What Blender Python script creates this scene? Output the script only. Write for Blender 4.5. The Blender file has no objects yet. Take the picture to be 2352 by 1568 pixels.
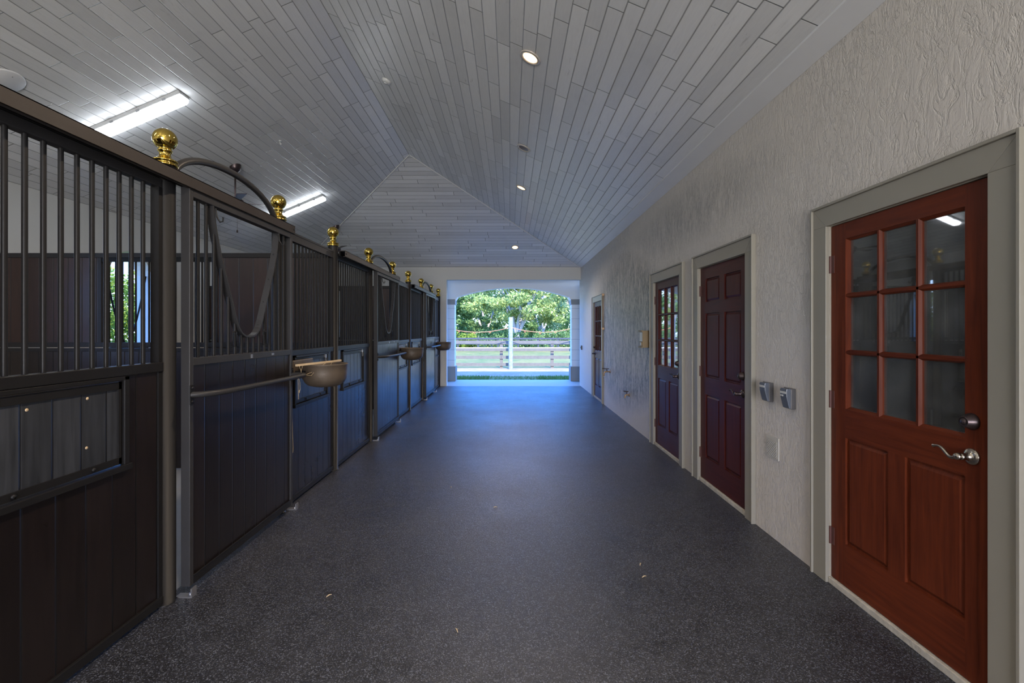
import bpy, math, random
from mathutils import Vector, Matrix
random.seed(7)
C = bpy.context.scene.collection
PI = math.pi

# ------------------------------------------------------------------ mesh builder
class MB:
    def __init__(s): s.v=[]; s.f=[]; s.m=[]; s.sm=[]
    def add(s, vs, fs, mi=0, smooth=False):
        o=len(s.v); s.v += [tuple(p) for p in vs]
        for f in fs:
            s.f.append([i+o for i in f]); s.m.append(mi); s.sm.append(smooth)
        return s
    def box(s, x0,x1,y0,y1,z0,z1, mi=0):
        if x0>x1:x0,x1=x1,x0
        if y0>y1:y0,y1=y1,y0
        if z0>z1:z0,z1=z1,z0
        v=[(x0,y0,z0),(x1,y0,z0),(x1,y1,z0),(x0,y1,z0),(x0,y0,z1),(x1,y0,z1),(x1,y1,z1),(x0,y1,z1)]
        return s.add(v,[(0,3,2,1),(4,5,6,7),(0,1,5,4),(1,2,6,5),(2,3,7,6),(3,0,4,7)],mi)
    def tube(s, pts, r, n=10, mi=0, smooth=True, cap=True):
        pts=[Vector(p) for p in pts]
        rs = r if isinstance(r,(list,tuple)) else [r]*len(pts)
        vs=[];fs=[]; prev=None
        for i,p in enumerate(pts):
            if i==0: t=pts[1]-pts[0]
            elif i==len(pts)-1: t=pts[-1]-pts[-2]
            else: t=(pts[i+1]-p).normalized()+(p-pts[i-1]).normalized()
            if t.length<1e-9: t=Vector((0,0,1))
            t.normalize()
            if prev is None:
                a=Vector((1,0,0)) if abs(t.x)<.9 else Vector((0,1,0))
                u=t.cross(a).normalized()
            else:
                u=(prev-t*prev.dot(t)).normalized()
            prev=u; w=t.cross(u)
            for k in range(n):
                an=2*PI*k/n
                vs.append(p+(u*math.cos(an)+w*math.sin(an))*rs[i])
        for i in range(len(pts)-1):
            for k in range(n):
                a=i*n+k; b=i*n+(k+1)%n
                fs.append((a,b,b+n,a+n))
        s.add(vs,fs,mi,smooth)
        if cap:
            s.add(vs[:n],[tuple(range(n))[::-1]],mi); s.add(vs[-n:],[tuple(range(n))],mi)
        return s
    def lathe(s, prof, c=(0,0,0), axis='z', n=24, mi=0, smooth=True, close=True):
        c=Vector(c); vs=[]; fs=[]
        for (r,h) in prof:
            for k in range(n):
                a=2*PI*k/n; x=r*math.cos(a); y=r*math.sin(a)
                if axis=='z': p=(x,y,h)
                elif axis=='x': p=(h,x,y)
                elif axis=='y': p=(y,h,x)
                vs.append(c+Vector(p))
        for i in range(len(prof)-1):
            for k in range(n):
                a=i*n+k; b=i*n+(k+1)%n
                fs.append((a,b,b+n,a+n))
        s.add(vs,fs,mi,smooth)
        if close:
            if prof[0][0]>1e-6: s.add(vs[:n],[tuple(range(n))[::-1]],mi)
            if prof[-1][0]>1e-6: s.add(vs[-n:],[tuple(range(n))],mi)
        return s
    def prism(s, poly, a0, a1, axis='y', mi=0):
        # poly of 2-D points; axis 'y': (x,z) extruded in y ; 'x': (y,z) extruded in x ; 'z': (x,y)
        def P(p,a):
            return {'y':(p[0],a,p[1]),'x':(a,p[0],p[1]),'z':(p[0],p[1],a)}[axis]
        n=len(poly); vs=[P(p,a0) for p in poly]+[P(p,a1) for p in poly]
        fs=[tuple(range(n))[::-1],tuple(range(n,2*n))]
        fs+=[(i,(i+1)%n,(i+1)%n+n,i+n) for i in range(n)]
        return s.add(vs,fs,mi)
    def build(s, name, mats, parent=None, bevel=0):
        me=bpy.data.meshes.new(name); me.from_pydata(s.v,[],s.f)
        if not isinstance(mats,(list,tuple)): mats=[mats]
        for m in mats: me.materials.append(m)
        me.polygons.foreach_set('material_index', s.m)
        me.polygons.foreach_set('use_smooth', s.sm)
        me.update()
        o=bpy.data.objects.new(name, me); C.objects.link(o)
        if parent is not None:
            o.parent=parent
            o.matrix_parent_inverse=Matrix.Identity(4)
            if parent.get('_off'):
                pass
        if bevel:
            b=o.modifiers.new('bevel','BEVEL'); b.width=bevel; b.segments=2; b.limit_method='ANGLE'; b.angle_limit=math.radians(40)
        return o

def tag(o,label=None,cat=None,group=None,kind=None):
    if label: o['label']=label
    if cat: o['category']=cat
    if group: o['group']=group
    if kind: o['kind']=kind
    return o
def thing(name,loc,label=None,cat=None,group=None,kind=None):
    o=bpy.data.objects.new(name,None); C.objects.link(o); o.location=loc; o.empty_display_size=.1
    return tag(o,label,cat,group,kind)
def struct(name,mb,m,parent=None,bevel=0):
    o=mb.build(name,m,parent,bevel)
    if parent is None: o['kind']='structure'
    return o
def copy_tree(o,parent=None,dy=0):
    c=o.copy(); C.objects.link(c)
    if parent is not None: c.parent=parent
    else: c.location.y+=dy
    for ch in list(o.children): copy_tree(ch,c)
    return c

# ------------------------------------------------------------------ materials
def new(name):
    m=bpy.data.materials.new(name); m.use_nodes=True; nt=m.node_tree; nt.nodes.clear()
    out=nt.nodes.new('ShaderNodeOutputMaterial'); b=nt.nodes.new('ShaderNodeBsdfPrincipled')
    nt.links.new(b.outputs[0],out.inputs[0]); return m,nt,b,out
def N(nt,t,**k):
    n=nt.nodes.new(t)
    for a,v in k.items(): setattr(n,a,v)
    return n
def M(nt,op,a,b=None,c=None,clamp=False):
    n=nt.nodes.new('ShaderNodeMath'); n.operation=op; n.use_clamp=clamp
    for i,x in enumerate((a,b,c)):
        if x is None: continue
        if isinstance(x,(int,float)): n.inputs[i].default_value=x
        else: nt.links.new(x,n.inputs[i])
    return n.outputs[0]
def mixc(nt,f,a,b,bt='MIX'):
    n=nt.nodes.new('ShaderNodeMix'); n.data_type='RGBA'; n.blend_type=bt
    for s,x in ((0,f),(6,a),(7,b)):
        if isinstance(x,(int,float)): n.inputs[s].default_value=x
        elif isinstance(x,(tuple,list)): n.inputs[s].default_value=(*x[:3],1)
        else: nt.links.new(x,n.inputs[s])
    return n.outputs[2]
def coords(nt,scale=(1,1,1)):
    tc=N(nt,'ShaderNodeTexCoord'); mp=N(nt,'ShaderNodeMapping'); mp.inputs['Scale'].default_value=scale
    nt.links.new(tc.outputs['Object'],mp.inputs[0]); return mp.outputs[0]
def noise(nt,scale=(1,1,1),s=5,detail=4,rough=.55,dist=0,out=0):
    n=N(nt,'ShaderNodeTexNoise'); n.inputs['Scale'].default_value=s; n.inputs['Detail'].default_value=detail
    n.inputs['Roughness'].default_value=rough; n.inputs['Distortion'].default_value=dist
    nt.links.new(coords(nt,scale),n.inputs['Vector']); return n.outputs[out]
def rng(nt,x,a,b,c=0,d=1):
    n=N(nt,'ShaderNodeMapRange'); n.clamp=True
    nt.links.new(x,n.inputs[0])
    for i,v in enumerate((a,b,c,d)): n.inputs[i+1].default_value=v
    return n.outputs[0]
def bump(nt,b,h,strength=.3,dist=.01):
    n=N(nt,'ShaderNodeBump'); n.inputs['Strength'].default_value=strength; n.inputs['Distance'].default_value=dist
    nt.links.new(h,n.inputs['Height']); nt.links.new(n.outputs[0],b.inputs['Normal'])
def simple(name,col,rough=.5,metal=0,var=.15,vs=8,bmp=.05,bs=60,spec=.5):
    m,nt,b,o=new(name)
    n1=noise(nt,s=vs); dark=[c*(1-var) for c in col]; lite=[min(1,c*(1+var)) for c in col]
    nt.links.new(mixc(nt,n1,dark,lite),b.inputs['Base Color'])
    b.inputs['Roughness'].default_value=rough; b.inputs['Metallic'].default_value=metal
    b.inputs['Specular IOR Level'].default_value=spec
    if bmp: bump(nt,b,noise(nt,s=bs,detail=2),bmp,.004)
    return m
def emis(name,col,st):
    m,nt,b,o=new(name); b.inputs['Base Color'].default_value=(*col,1)
    b.inputs['Emission Color'].default_value=(*col,1); b.inputs['Emission Strength'].default_value=st
    return m

def plank(name,along,across,w,L,base,rough):
    m,nt,b,o=new(name)
    tc=N(nt,'ShaderNodeTexCoord'); sp=N(nt,'ShaderNodeSeparateXYZ'); nt.links.new(tc.outputs['Object'],sp.inputs[0])
    u=sp.outputs[along]; v=sp.outputs[across]
    vv=M(nt,'DIVIDE',v,w); row=M(nt,'FLOOR',vv); fv=M(nt,'SUBTRACT',vv,row)
    def wn(x,y=None):
        n=N(nt,'ShaderNodeTexWhiteNoise',noise_dimensions='2D'); cb=N(nt,'ShaderNodeCombineXYZ')
        nt.links.new(x,cb.inputs[0])
        if y is not None: nt.links.new(y,cb.inputs[1])
        nt.links.new(cb.outputs[0],n.inputs['Vector']); return n.outputs['Value']
    r1=wn(row); r2=wn(M(nt,'ADD',row,37.5))
    Ls=M(nt,'MULTIPLY_ADD',r2,L*.6,L*.7)
    uu=M(nt,'ADD',M(nt,'DIVIDE',u,Ls),M(nt,'MULTIPLY',r1,9.7)); cell=M(nt,'FLOOR',uu); fu=M(nt,'SUBTRACT',uu,cell)
    dv=M(nt,'MULTIPLY',M(nt,'MINIMUM',fv,M(nt,'SUBTRACT',1,fv)),w)
    du=M(nt,'MULTIPLY',M(nt,'MINIMUM',fu,M(nt,'SUBTRACT',1,fu)),Ls)
    gv=rng(nt,dv,.0018,.005,1,0); gu=rng(nt,du,.002,.005,1,0)
    pl=wn(row,cell)
    sc=[12,12,12]; sc[along]=1.2
    grain=noise(nt,tuple(sc),6,5,.6)
    smu=noise(nt,(1,1,1),2.2,5,.6)
    k=M(nt,'ADD',M(nt,'ADD',M(nt,'MULTIPLY_ADD',pl,.20,.80),M(nt,'MULTIPLY',grain,.16)),M(nt,'MULTIPLY',rng(nt,smu,.55,.75),-.07))
    col=mixc(nt,1.0,base,k,'MULTIPLY')
    # scuffs of worn paint
    sc2=[22,22,22]; sc2[along]=4
    sm=M(nt,'MULTIPLY',rng(nt,noise(nt,tuple(sc2),1.5,4,.7),.60,.74),rng(nt,noise(nt,s=1.3,detail=2),.54,.7))
    col=mixc(nt,M(nt,'MULTIPLY',sm,.75),col,(.16,.15,.13))
    col=mixc(nt,M(nt,'MULTIPLY',gv,.65),col,(.12,.12,.12)); col=mixc(nt,M(nt,'MULTIPLY',gu,.85),col,(.07,.07,.06))
    nt.links.new(col,b.inputs['Base Color'])
    nt.links.new(M(nt,'MULTIPLY_ADD',grain,.15,rough-.1),b.inputs['Roughness'])
    h=M(nt,'SUBTRACT',M(nt,'MULTIPLY',grain,.08),M(nt,'MAXIMUM',rng(nt,dv,0,.006,1,0),rng(nt,du,0,.005,1,0)))
    h=M(nt,'ADD',h,M(nt,'MULTIPLY',pl,.25))
    bump(nt,b,h,.6,.006)
    return m

PX=.109
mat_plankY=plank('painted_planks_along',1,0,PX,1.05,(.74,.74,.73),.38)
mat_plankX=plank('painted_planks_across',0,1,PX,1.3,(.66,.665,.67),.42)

def stucco():
    m,nt,b,o=new('stucco')
    tc=N(nt,'ShaderNodeTexCoord'); sp=N(nt,'ShaderNodeSeparateXYZ'); nt.links.new(tc.outputs['Object'],sp.inputs[0])
    Y=sp.outputs[1]; Z=sp.outputs[2]
    n1=noise(nt,(1,1,.45),13,6,.62,.6)
    n2=noise(nt,(1,1,.35),26,5,.65,.8)
    n3=noise(nt,(1,1,.28),55,4,.7,.5)
    ridge=M(nt,'ABSOLUTE',M(nt,'SUBTRACT',n1,.5)); ridge=rng(nt,ridge,0,.05,1,0)
    ridge2=rng(nt,M(nt,'ABSOLUTE',M(nt,'SUBTRACT',n2,.52)),0,.035,1,0)
    big=noise(nt,(1,1,1),.9,3)
    h=M(nt,'ADD',M(nt,'ADD',M(nt,'MULTIPLY',n2,.7),M(nt,'MULTIPLY',ridge,-.35)),M(nt,'MULTIPLY',M(nt,'MULTIPLY',ridge2,rng(nt,big,.35,.6)),-.45))
    bump(nt,b,h,.65,.009)
    col=mixc(nt,big,(.57,.525,.47),(.63,.585,.53))
    col=mixc(nt,M(nt,'MULTIPLY',M(nt,'MULTIPLY',ridge2,rng(nt,big,.4,.62)),.22),col,(.3,.28,.25))
    # mildew grown on the wall: a patch round y=8.2 z=1.5, and a thinner trail up the wall
    def blob(y,z,ry,rz):
        a=M(nt,'DIVIDE',M(nt,'SUBTRACT',Y,y),ry); c=M(nt,'DIVIDE',M(nt,'SUBTRACT',Z,z),rz)
        return rng(nt,M(nt,'ADD',M(nt,'MULTIPLY',a,a),M(nt,'MULTIPLY',c,c)),0,1,1,0)
    mk=M(nt,'MAXIMUM',blob(7.9,1.45,2.6,1.35),M(nt,'MULTIPLY',blob(5.2,2.66,2.2,.35),.22))
    mk=M(nt,'MAXIMUM',mk,M(nt,'MULTIPLY',blob(8.1,1.55,.55,.7),1.5))
    fine=M(nt,'MULTIPLY',rng(nt,n3,.38,.54),rng(nt,noise(nt,(1,1,.3),9,5,.7,.4),.36,.54))
    col=mixc(nt,M(nt,'MULTIPLY',M(nt,'MULTIPLY',rng(nt,mk,0,.45),fine),.95,clamp=True),col,(.10,.105,.10))
    col=mixc(nt,M(nt,'MULTIPLY',mk,.3,clamp=True),col,(.33,.34,.33))
    # grime close to the floor
    nt.links.new(col,b.inputs['Base Color']); b.inputs['Roughness'].default_value=.45
    return m
mat_stucco=stucco()
mat_wall=simple('cream_wall',(.56,.56,.535),.7,0,.04,2,.12,40)
mat_portico=simple('portico_paint',(.78,.77,.74),.55,0,.04,2,.05,40)
mat_band=simple('taupe_band',(.25,.245,.225),.6,0,.05,3,.05,40)
mat_trim=simple('trim_board_paint',(.70,.70,.70),.35,0,.05,4,.04,30)

def siding():
    m,nt,b,o=new('portico_siding')
    tc=N(nt,'ShaderNodeTexCoord'); sp=N(nt,'ShaderNodeSeparateXYZ'); nt.links.new(tc.outputs['Object'],sp.inputs[0])
    f=M(nt,'FRACT',M(nt,'DIVIDE',sp.outputs[2],.3)); g=rng(nt,M(nt,'MINIMUM',f,M(nt,'SUBTRACT',1,f)),.01,.03,1,0)
    nt.links.new(mixc(nt,M(nt,'MULTIPLY',g,.5),(.74,.73,.71),(.3,.31,.33)),b.inputs['Base Color']); b.inputs['Roughness'].default_value=.55
    bump(nt,b,M(nt,'SUBTRACT',1,g),.5,.006); return m
mat_siding=siding()

def rubber():
    m,nt,b,o=new('rubber_crumb_floor')
    v=N(nt,'ShaderNodeTexVoronoi'); v.inputs['Scale'].default_value=225; nt.links.new(coords(nt),v.inputs['Vector'])
    sep=N(nt,'ShaderNodeSeparateColor'); nt.links.new(v.outputs['Color'],sep.inputs[0])
    speck=rng(nt,sep.outputs[0],.60,.99); speck=M(nt,'MULTIPLY',speck,speck)
    big=noise(nt,(1,1,1),1.1,5,.65); mid=noise(nt,(1,1,1),9,4,.6)
    base=mixc(nt,rng(nt,M(nt,'MULTIPLY_ADD',mid,.45,M(nt,'MULTIPLY',big,.55)),.40,.60),(.0085,.0095,.014),(.025,.027,.036))
    base=mixc(nt,M(nt,'MULTIPLY',mid,.5),base,(.012,.013,.017))
    col=mixc(nt,M(nt,'MULTIPLY',speck,.6),base,(.19,.21,.27))
    nt.links.new(col,b.inputs['Base Color'])
    r=M(nt,'MULTIPLY_ADD',big,.3,.16); r=M(nt,'ADD',r,M(nt,'MULTIPLY',sep.outputs[1],.14)); r=M(nt,'ADD',r,M(nt,'MULTIPLY',mid,.10))
    nt.links.new(r,b.inputs['Roughness']); b.inputs['Specular IOR Level'].default_value=.68
    fine=noise(nt,s=140,detail=3)
    h=M(nt,'ADD',M(nt,'ADD',M(nt,'MULTIPLY',v.outputs['Distance'],.5),fine),M(nt,'MULTIPLY',mid,1.0))
    bump(nt,b,h,.36,.005); return m
mat_floor=rubber()
mat_stallfloor=simple('stall_floor',(.30,.30,.29),.7,0,.2,3,.2,60)
mat_concrete=simple('concrete',(.36,.36,.34),.55,0,.08,2,.08,50)
mat_sill=simple('worn_concrete_sill',(.42,.39,.33),.85,0,.45,22,.7,50)

def metal_dark(name,c,rough=.34):
    return simple(name,c,rough,.0,.18,6,.06,90,.19)
mat_steel=metal_dark('charcoal_steel',(.0115,.0112,.0118),.40)
mat_rail=metal_dark('grey_steel',(.030,.0295,.031),.38)
mat_track=metal_dark('brown_steel',(.034,.029,.027),.40)
mat_black=metal_dark('black_steel',(.008,.008,.008),.4)
mat_galv=simple('galvanised',(.35,.35,.36),.35,.8,.1,9,.05)
mat_brass=simple('polished_brass',(.62,.44,.10),.07,1,.04,3,0)
mat_brass2=simple('dull_brass',(.30,.20,.12),.4,.9,.2,20,.05)
mat_nickel=simple('aged_nickel',(.42,.37,.31),.22,1,.15,20,.03)
mat_bronze=simple('dark_bronze',(.08,.06,.06),.32,.8,.2,20,.05)
mat_hinge=simple('painted_hinge',(.085,.028,.022),.5,0,.1,20,.03)

def wood(name,c1,c2,axis,rough=.3,w=None,bumps=.12,board=1):
    """grain stretched along axis; w = board width along board axis with V grooves"""
    m,nt,b,o=new(name)
    sc=[14,14,14]; sc[axis]=.9
    g=noise(nt,tuple(sc),3.2,6,.6,.5); g2=noise(nt,(1,1,1),2.3,4)
    f=M(nt,'ADD',M(nt,'MULTIPLY',g,.65),M(nt,'MULTIPLY',g2,.35))
    f=rng(nt,f,.3,.7)
    col=mixc(nt,f,c1,c2); h=g
    if w:
        tc=N(nt,'ShaderNodeTexCoord'); sp=N(nt,'ShaderNodeSeparateXYZ'); nt.links.new(tc.outputs['Object'],sp.inputs[0])
        vv=M(nt,'DIVIDE',sp.outputs[board],w); row=M(nt,'FLOOR',vv); fv=M(nt,'SUBTRACT',vv,row)
        wn=N(nt,'ShaderNodeTexWhiteNoise',noise_dimensions='1D'); nt.links.new(row,wn.inputs['W'])
        d=M(nt,'MULTIPLY',M(nt,'MINIMUM',fv,M(nt,'SUBTRACT',1,fv)),w)
        gm=rng(nt,d,.002,.0055,1,0)
        col=mixc(nt,1.0,col,M(nt,'MULTIPLY_ADD',wn.outputs['Value'],.5,.75),'MULTIPLY')
        col=mixc(nt,gm,col,(.004,.004,.004))
        h=M(nt,'SUBTRACT',M(nt,'MULTIPLY',g,.18),rng(nt,d,0,.006,1,0)); bumps=.5
    nt.links.new(col,b.inputs['Base Color']); b.inputs['Specular IOR Level'].default_value=.14 if board==9 else .55
    nt.links.new(M(nt,'MULTIPLY_ADD',g2,.25,rough-.1),b.inputs['Roughness'])
    bump(nt,b,h,bumps,.005); return m
mat_boards=wood('dark_stained_boards',(.0045,.0029,.0027),(.0115,.0073,.0067),2,.29,.137)
mat_hatch=wood('cool_sheen_boards',(.013,.0145,.017),(.042,.046,.055),2,.30,.127)  # bluish grey painted in for cool light reflected on the hatch boards
mat_part=wood('red_brown_boards',(.022,.011,.009),(.048,.023,.018),2,.38,.15,board=0)
mat_partlow=wood('dark_partition_boards',(.012,.009,.008),(.03,.02,.018),2,.34,.15,board=0)
DW={}
for nm,c1,c2 in (('orange',(.058,.0125,.0065),(.150,.031,.011)),('maroon',(.038,.0070,.0055),(.080,.015,.011))):
    DW[nm]=[wood(nm+'_door_wood_upright',c1,c2,2,.36,board=9),wood(nm+'_door_wood_level',c1,c2,1,.36,board=9)]
mat_case=simple('taupe_casing',(.265,.245,.20),.4,0,.06,4,.05,30)
mat_jamb=simple('cream_jamb',(.32,.29,.23),.4,0,.05,4,.03,30)

def dusty_glass():
    m=bpy.data.materials.new('dusty_glass'); m.use_nodes=True; nt=m.node_tree; nt.nodes.clear()
    out=N(nt,'ShaderNodeOutputMaterial'); tr=N(nt,'ShaderNodeBsdfTransparent'); tr.inputs[0].default_value=(.75,.8,.78,1)
    gl=N(nt,'ShaderNodeBsdfGlossy'); gl.inputs['Roughness'].default_value=.02
    df=N(nt,'ShaderNodeBsdfDiffuse'); df.inputs[0].default_value=(.5,.52,.5,1)
    n=noise(nt,s=6,detail=5,rough=.6); f=M(nt,'MULTIPLY_ADD',rng(nt,n,.35,.75),.16,.10)
    mx=N(nt,'ShaderNodeMixShader'); nt.links.new(f,mx.inputs[0]); nt.links.new(tr.outputs[0],mx.inputs[1]); nt.links.new(df.outputs[0],mx.inputs[2])
    fr=N(nt,'ShaderNodeFresnel'); fr.inputs[0].default_value=1.55
    mx2=N(nt,'ShaderNodeMixShader'); nt.links.new(M(nt,'MULTIPLY_ADD',fr.outputs[0],2.2,.05,clamp=True),mx2.inputs[0]); nt.links.new(mx.outputs[0],mx2.inputs[1]); nt.links.new(gl.outputs[0],mx2.inputs[2])
    nt.links.new(mx2.outputs[0],out.inputs[0]); return m
mat_glass=dusty_glass()
mat_room=simple('dim_room_paint',(.30,.31,.30),.8,0,.05)
mat_bowl=simple('rusty_brown_metal',(.095,.072,.052),.48,.15,.45,7,.25,40)
mat_stick=simple('pale_wood',(.50,.38,.24),.7,0,.25,25,.15)
mat_twine=simple('straw_twine',(.45,.35,.22),.8,0,.25,25,0)
mat_diff=emis('fluorescent_diffuser',(.86,.92,1.0),9)
mat_house=simple('lamp_housing',(.55,.56,.57),.4,0,.05)
mat_warm=emis('warm_lamp',(1,.60,.26),3.2)
mat_ring=simple('lamp_ring',(.55,.50,.45),.3,.2,.1)
mat_offlamp=simple('unlit_lamp',(.20,.15,.12),.4,.2,.2)
mat_white=simple('white_plastic',(.62,.63,.62),.4,0,.05)
mat_greybox=simple('grey_plastic',(.085,.082,.085),.45,0,.1)
mat_bluelid=simple('smoky_lid',(.10,.115,.145),.22,0,.15)
mat_label=simple('paper_label',(.5,.5,.48),.7,0,.05)
mat_tan=simple('tan_plastic',(.24,.165,.08),.5,0,.08)
mat_plate=simple('painted_plate',(.47,.45,.41),.45,0,.06)

# outside
def ground(name,a,b_,c,s1=3.,s2=.5):
    m,nt,b,o=new(name)
    n1=noise(nt,s=s1,detail=6,rough=.7); n2=noise(nt,s=s2,detail=3)
    col=mixc(nt,rng(nt,n2,.4,.6),a,b_); col=mixc(nt,rng(nt,n1,.45,.75),col,c)
    nt.links.new(col,b.inputs['Base Color']); b.inputs['Roughness'].default_value=.9
    bump(nt,b,n1,.5,.05); return m
mat_lawn=ground('lawn',(.075,.10,.010),(.14,.13,.018),(.21,.155,.05),2.5,.35)
mat_path=ground('pale_gravel',(.23,.175,.11),(.30,.235,.16),(.15,.125,.09),7,.9)
mat_grass=simple('grass_blades',(.12,.26,.05),.7,0,.5,4,0)
mat_fence=simple('weathered_grey_board',(.14,.13,.115),.8,0,.25,9,.2,50)
mat_fardark=simple('dark_board',(.05,.055,.065),.8,0,.2,9,.1)
mat_postw=simple('peeling_white_paint',(.24,.27,.27),.7,0,.75,11,.3,60)
mat_sunlit_edge=simple('white_sunlit_edge',(.8,.8,.78),.5,0,.05)
mat_cord=simple('orange_cord',(.65,.22,.10),.6,0,.1)
mat_bark=simple('pale_bark',(.5,.44,.38),.85,0,.3,8,.5,30)
mat_roof=simple('roof_metal',(.35,.35,.36),.5,0,.1)
def leaf(name,a,b_):
    m=bpy.data.materials.new(name); m.use_nodes=True; nt=m.node_tree; nt.nodes.clear()
    out=N(nt,'ShaderNodeOutputMaterial'); d=N(nt,'ShaderNodeBsdfDiffuse'); t=N(nt,'ShaderNodeBsdfTranslucent')
    g=N(nt,'ShaderNodeNewGeometry'); n=noise(nt,s=.9,detail=3)
    f=M(nt,'ADD',M(nt,'MULTIPLY',g.outputs['Random Per Island'],.6),M(nt,'MULTIPLY',rng(nt,n,.35,.65),.4))
    c=mixc(nt,f,a,b_); nt.links.new(c,d.inputs[0]); nt.links.new(c,t.inputs[0])
    mx=N(nt,'ShaderNodeMixShader'); mx.inputs[0].default_value=.35
    nt.links.new(d.outputs[0],mx.inputs[1]); nt.links.new(t.outputs[0],mx.inputs[2]); nt.links.new(mx.outputs[0],out.inputs[0]); return m
leafA=leaf('oak_leaves',(.14,.22,.05),(.56,.60,.22))
leafB=leaf('dark_leaves',(.06,.13,.05),(.30,.42,.14))
leafC=leaf('pale_leaves',(.16,.26,.12),(.50,.60,.32))
leafD=leaf('bush_leaves',(.08,.17,.02),(.38,.42,.08))

# ------------------------------------------------------------------ dimensions
H=1.47; RW=1.865; RX=-1.849; LW=2*RX-RW; EZ=3.12; PT=.4246
YE=12.36; RZ=EZ+PT*(RW-RX); YA=YE-(RW-RX); YB=-6.0
SX=-1.865        # stall post line

def zr(x): return EZ+PT*(RW-x)
# ------------------------------------------------------------------ shell
T=.06; WT0=.2
def slab(name,poly,mat):
    n=len(poly); mb=MB(); mb.add([(x,y,z) for x,y,z in poly]+[(x,y,z+T) for x,y,z in poly],
        [tuple(range(n)),tuple(range(n,2*n))[::-1]]+[(i,(i+1)%n+0,(i+1)%n+n,i+n) for i in range(n)])
    return struct(name,mb,mat)
slab('ceiling',[(RW,YB,EZ),(RW,YE,EZ),(RX,YA,RZ),(RX,YB,RZ)],mat_plankY)
slab('ceiling',[(LW,YE,EZ),(LW,YB,EZ),(RX,YB,RZ),(RX,YA,RZ)],mat_plankY)
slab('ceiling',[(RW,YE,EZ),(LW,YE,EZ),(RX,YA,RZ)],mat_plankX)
# trim board along the eave and hips
mb=MB(); w=.137
mb.prism([(RW-.001,EZ-.016),(RW-.001,EZ-.001),(RW-w,zr(RW-w)-.001),(RW-w,zr(RW-w)-.016)],YB+.01,YE-.11,'y')
struct('trim_1',mb,mat_trim)
mb=MB()
for a,b2 in (((LW+.03,YE-.03,EZ-.004),(RX,YA,RZ-.004)),((RW-.03,YE-.03,EZ-.004),(RX,YA,RZ-.004))):
    mb.tube([a,b2],.012,6)
struct('trim_2',mb,mat_trim)
# outer roof, out of view, added to cast shade outdoors
mb=MB(); up=.22; ov=.7
def ro(x,y): return (x,y)
ez=EZ+up-PT*ov
v=[(RW+ov,YB-.6,ez),(RW+ov,YE+ov,ez),(LW-ov,YE+ov,ez),(LW-ov,YB-.6,ez),(RX,YA,RZ+up),(RX,YB-.6,RZ+up)]
mb.add(v,[(0,1,4,5),(2,3,5,4),(1,2,4)]); mb.box(RW+WT0,5.6,YB-.6,YE+.7,2.7,2.8); struct('trim_3',mb,mat_roof)  # flat box over the side rooms added to block sun and extend the shade
mb=MB(); mb.box(-3.4,5.6,YE+.2,14.25,2.98,3.08); struct('ceiling',mb,mat_portico)  # portico roof, widened to the right to shade the path
# floors
mb=MB(); mb.box(-1.89,RW,YB,YE,-.1,0); struct('floor',mb,mat_floor)
mb=MB(); mb.box(LW,-1.89,YB,YE,-.1,-.001); struct('floor',mb,mat_stallfloor)
mb=MB(); mb.box(-2.6,2.8,YE,13.98,-.1,-.003); struct('floor',mb,mat_concrete)
# right wall with four doorways
DY=[(1.815,2.744),(3.69,4.62),(5.13,6.055),(9.50,10.42)]
DT=2.075; WT=.14
mb=MB(); y=YB
for a,b2 in DY:
    mb.box(RW,RW+WT,y,a,0,EZ); mb.box(RW,RW+WT,a,b2,DT,EZ); mb.box(RW,RW+WT,a,b2,-.1,.004); y=b2
mb.box(RW,RW+WT,y,YE+.2,0,EZ)
struct('wall_right',mb,mat_stucco)
# dim rooms behind the glazed doors
mb=MB()
for (a,b2) in ((YB,3.4),(3.42,6.9),(8.8,YE)):
    x0,x1=RW+WT+.01,RW+3.2
    mb.box(x1,x1+.05,a,b2,0,2.6); mb.box(x0,x1,a-.01,a,0,2.6); mb.box(x0,x1,b2,b2+.01,0,2.6)
    mb.box(x0,x1,a,b2,-.06,0); mb.box(x0,x1,a,b2,2.6,2.65)
struct('wall_rooms',mb,mat_room)
# left wall with three arched openings
WY=[(2.86,3.63),(6.53,7.30),(10.20,10.97)]
mb=MB(); y=YB; LT=.24
for a,b2 in WY:
    mb.box(LW-LT,LW,y,a,0,EZ)
    c=(a+b2)/2; R=(b2-a)/2; zs=2.24
    arc=[(c-R*math.cos(t*PI/16),zs+R*math.sin(t*PI/16)) for t in range(17)]
    for i in range(16):
        p,q=arc[i],arc[i+1]
        mb.prism([p,q,(q[0],EZ),(p[0],EZ)],LW-LT,LW,'x')
    y=b2
mb.box(LW-LT,LW,y,YE+.2,0,EZ)
struct('wall_left',mb,mat_wall)
# end wall with wide square opening
OX0,OX1,OT=-1.665,RW,2.795
mb=MB(); mb.box(LW-LT,OX0,YE,YE+.2,0,EZ); mb.box(OX0,RW+WT,YE,YE+.2,OT,EZ)
struct('wall_far',mb,mat_wall)
# rear gable wall behind the camera with an open doorway
mb=MB(); mb.box(LW-LT,-1.7,YB-.2,YB,0,EZ); mb.box(1.7,RW+WT,YB-.2,YB,0,EZ); mb.box(-1.7,1.7,YB-.2,YB,2.8,EZ)
mb.prism([(LW,EZ),(RW,EZ),(RX,RZ)],YB-.2,YB,'y')
struct('wall_rear',mb,mat_wall)
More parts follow.
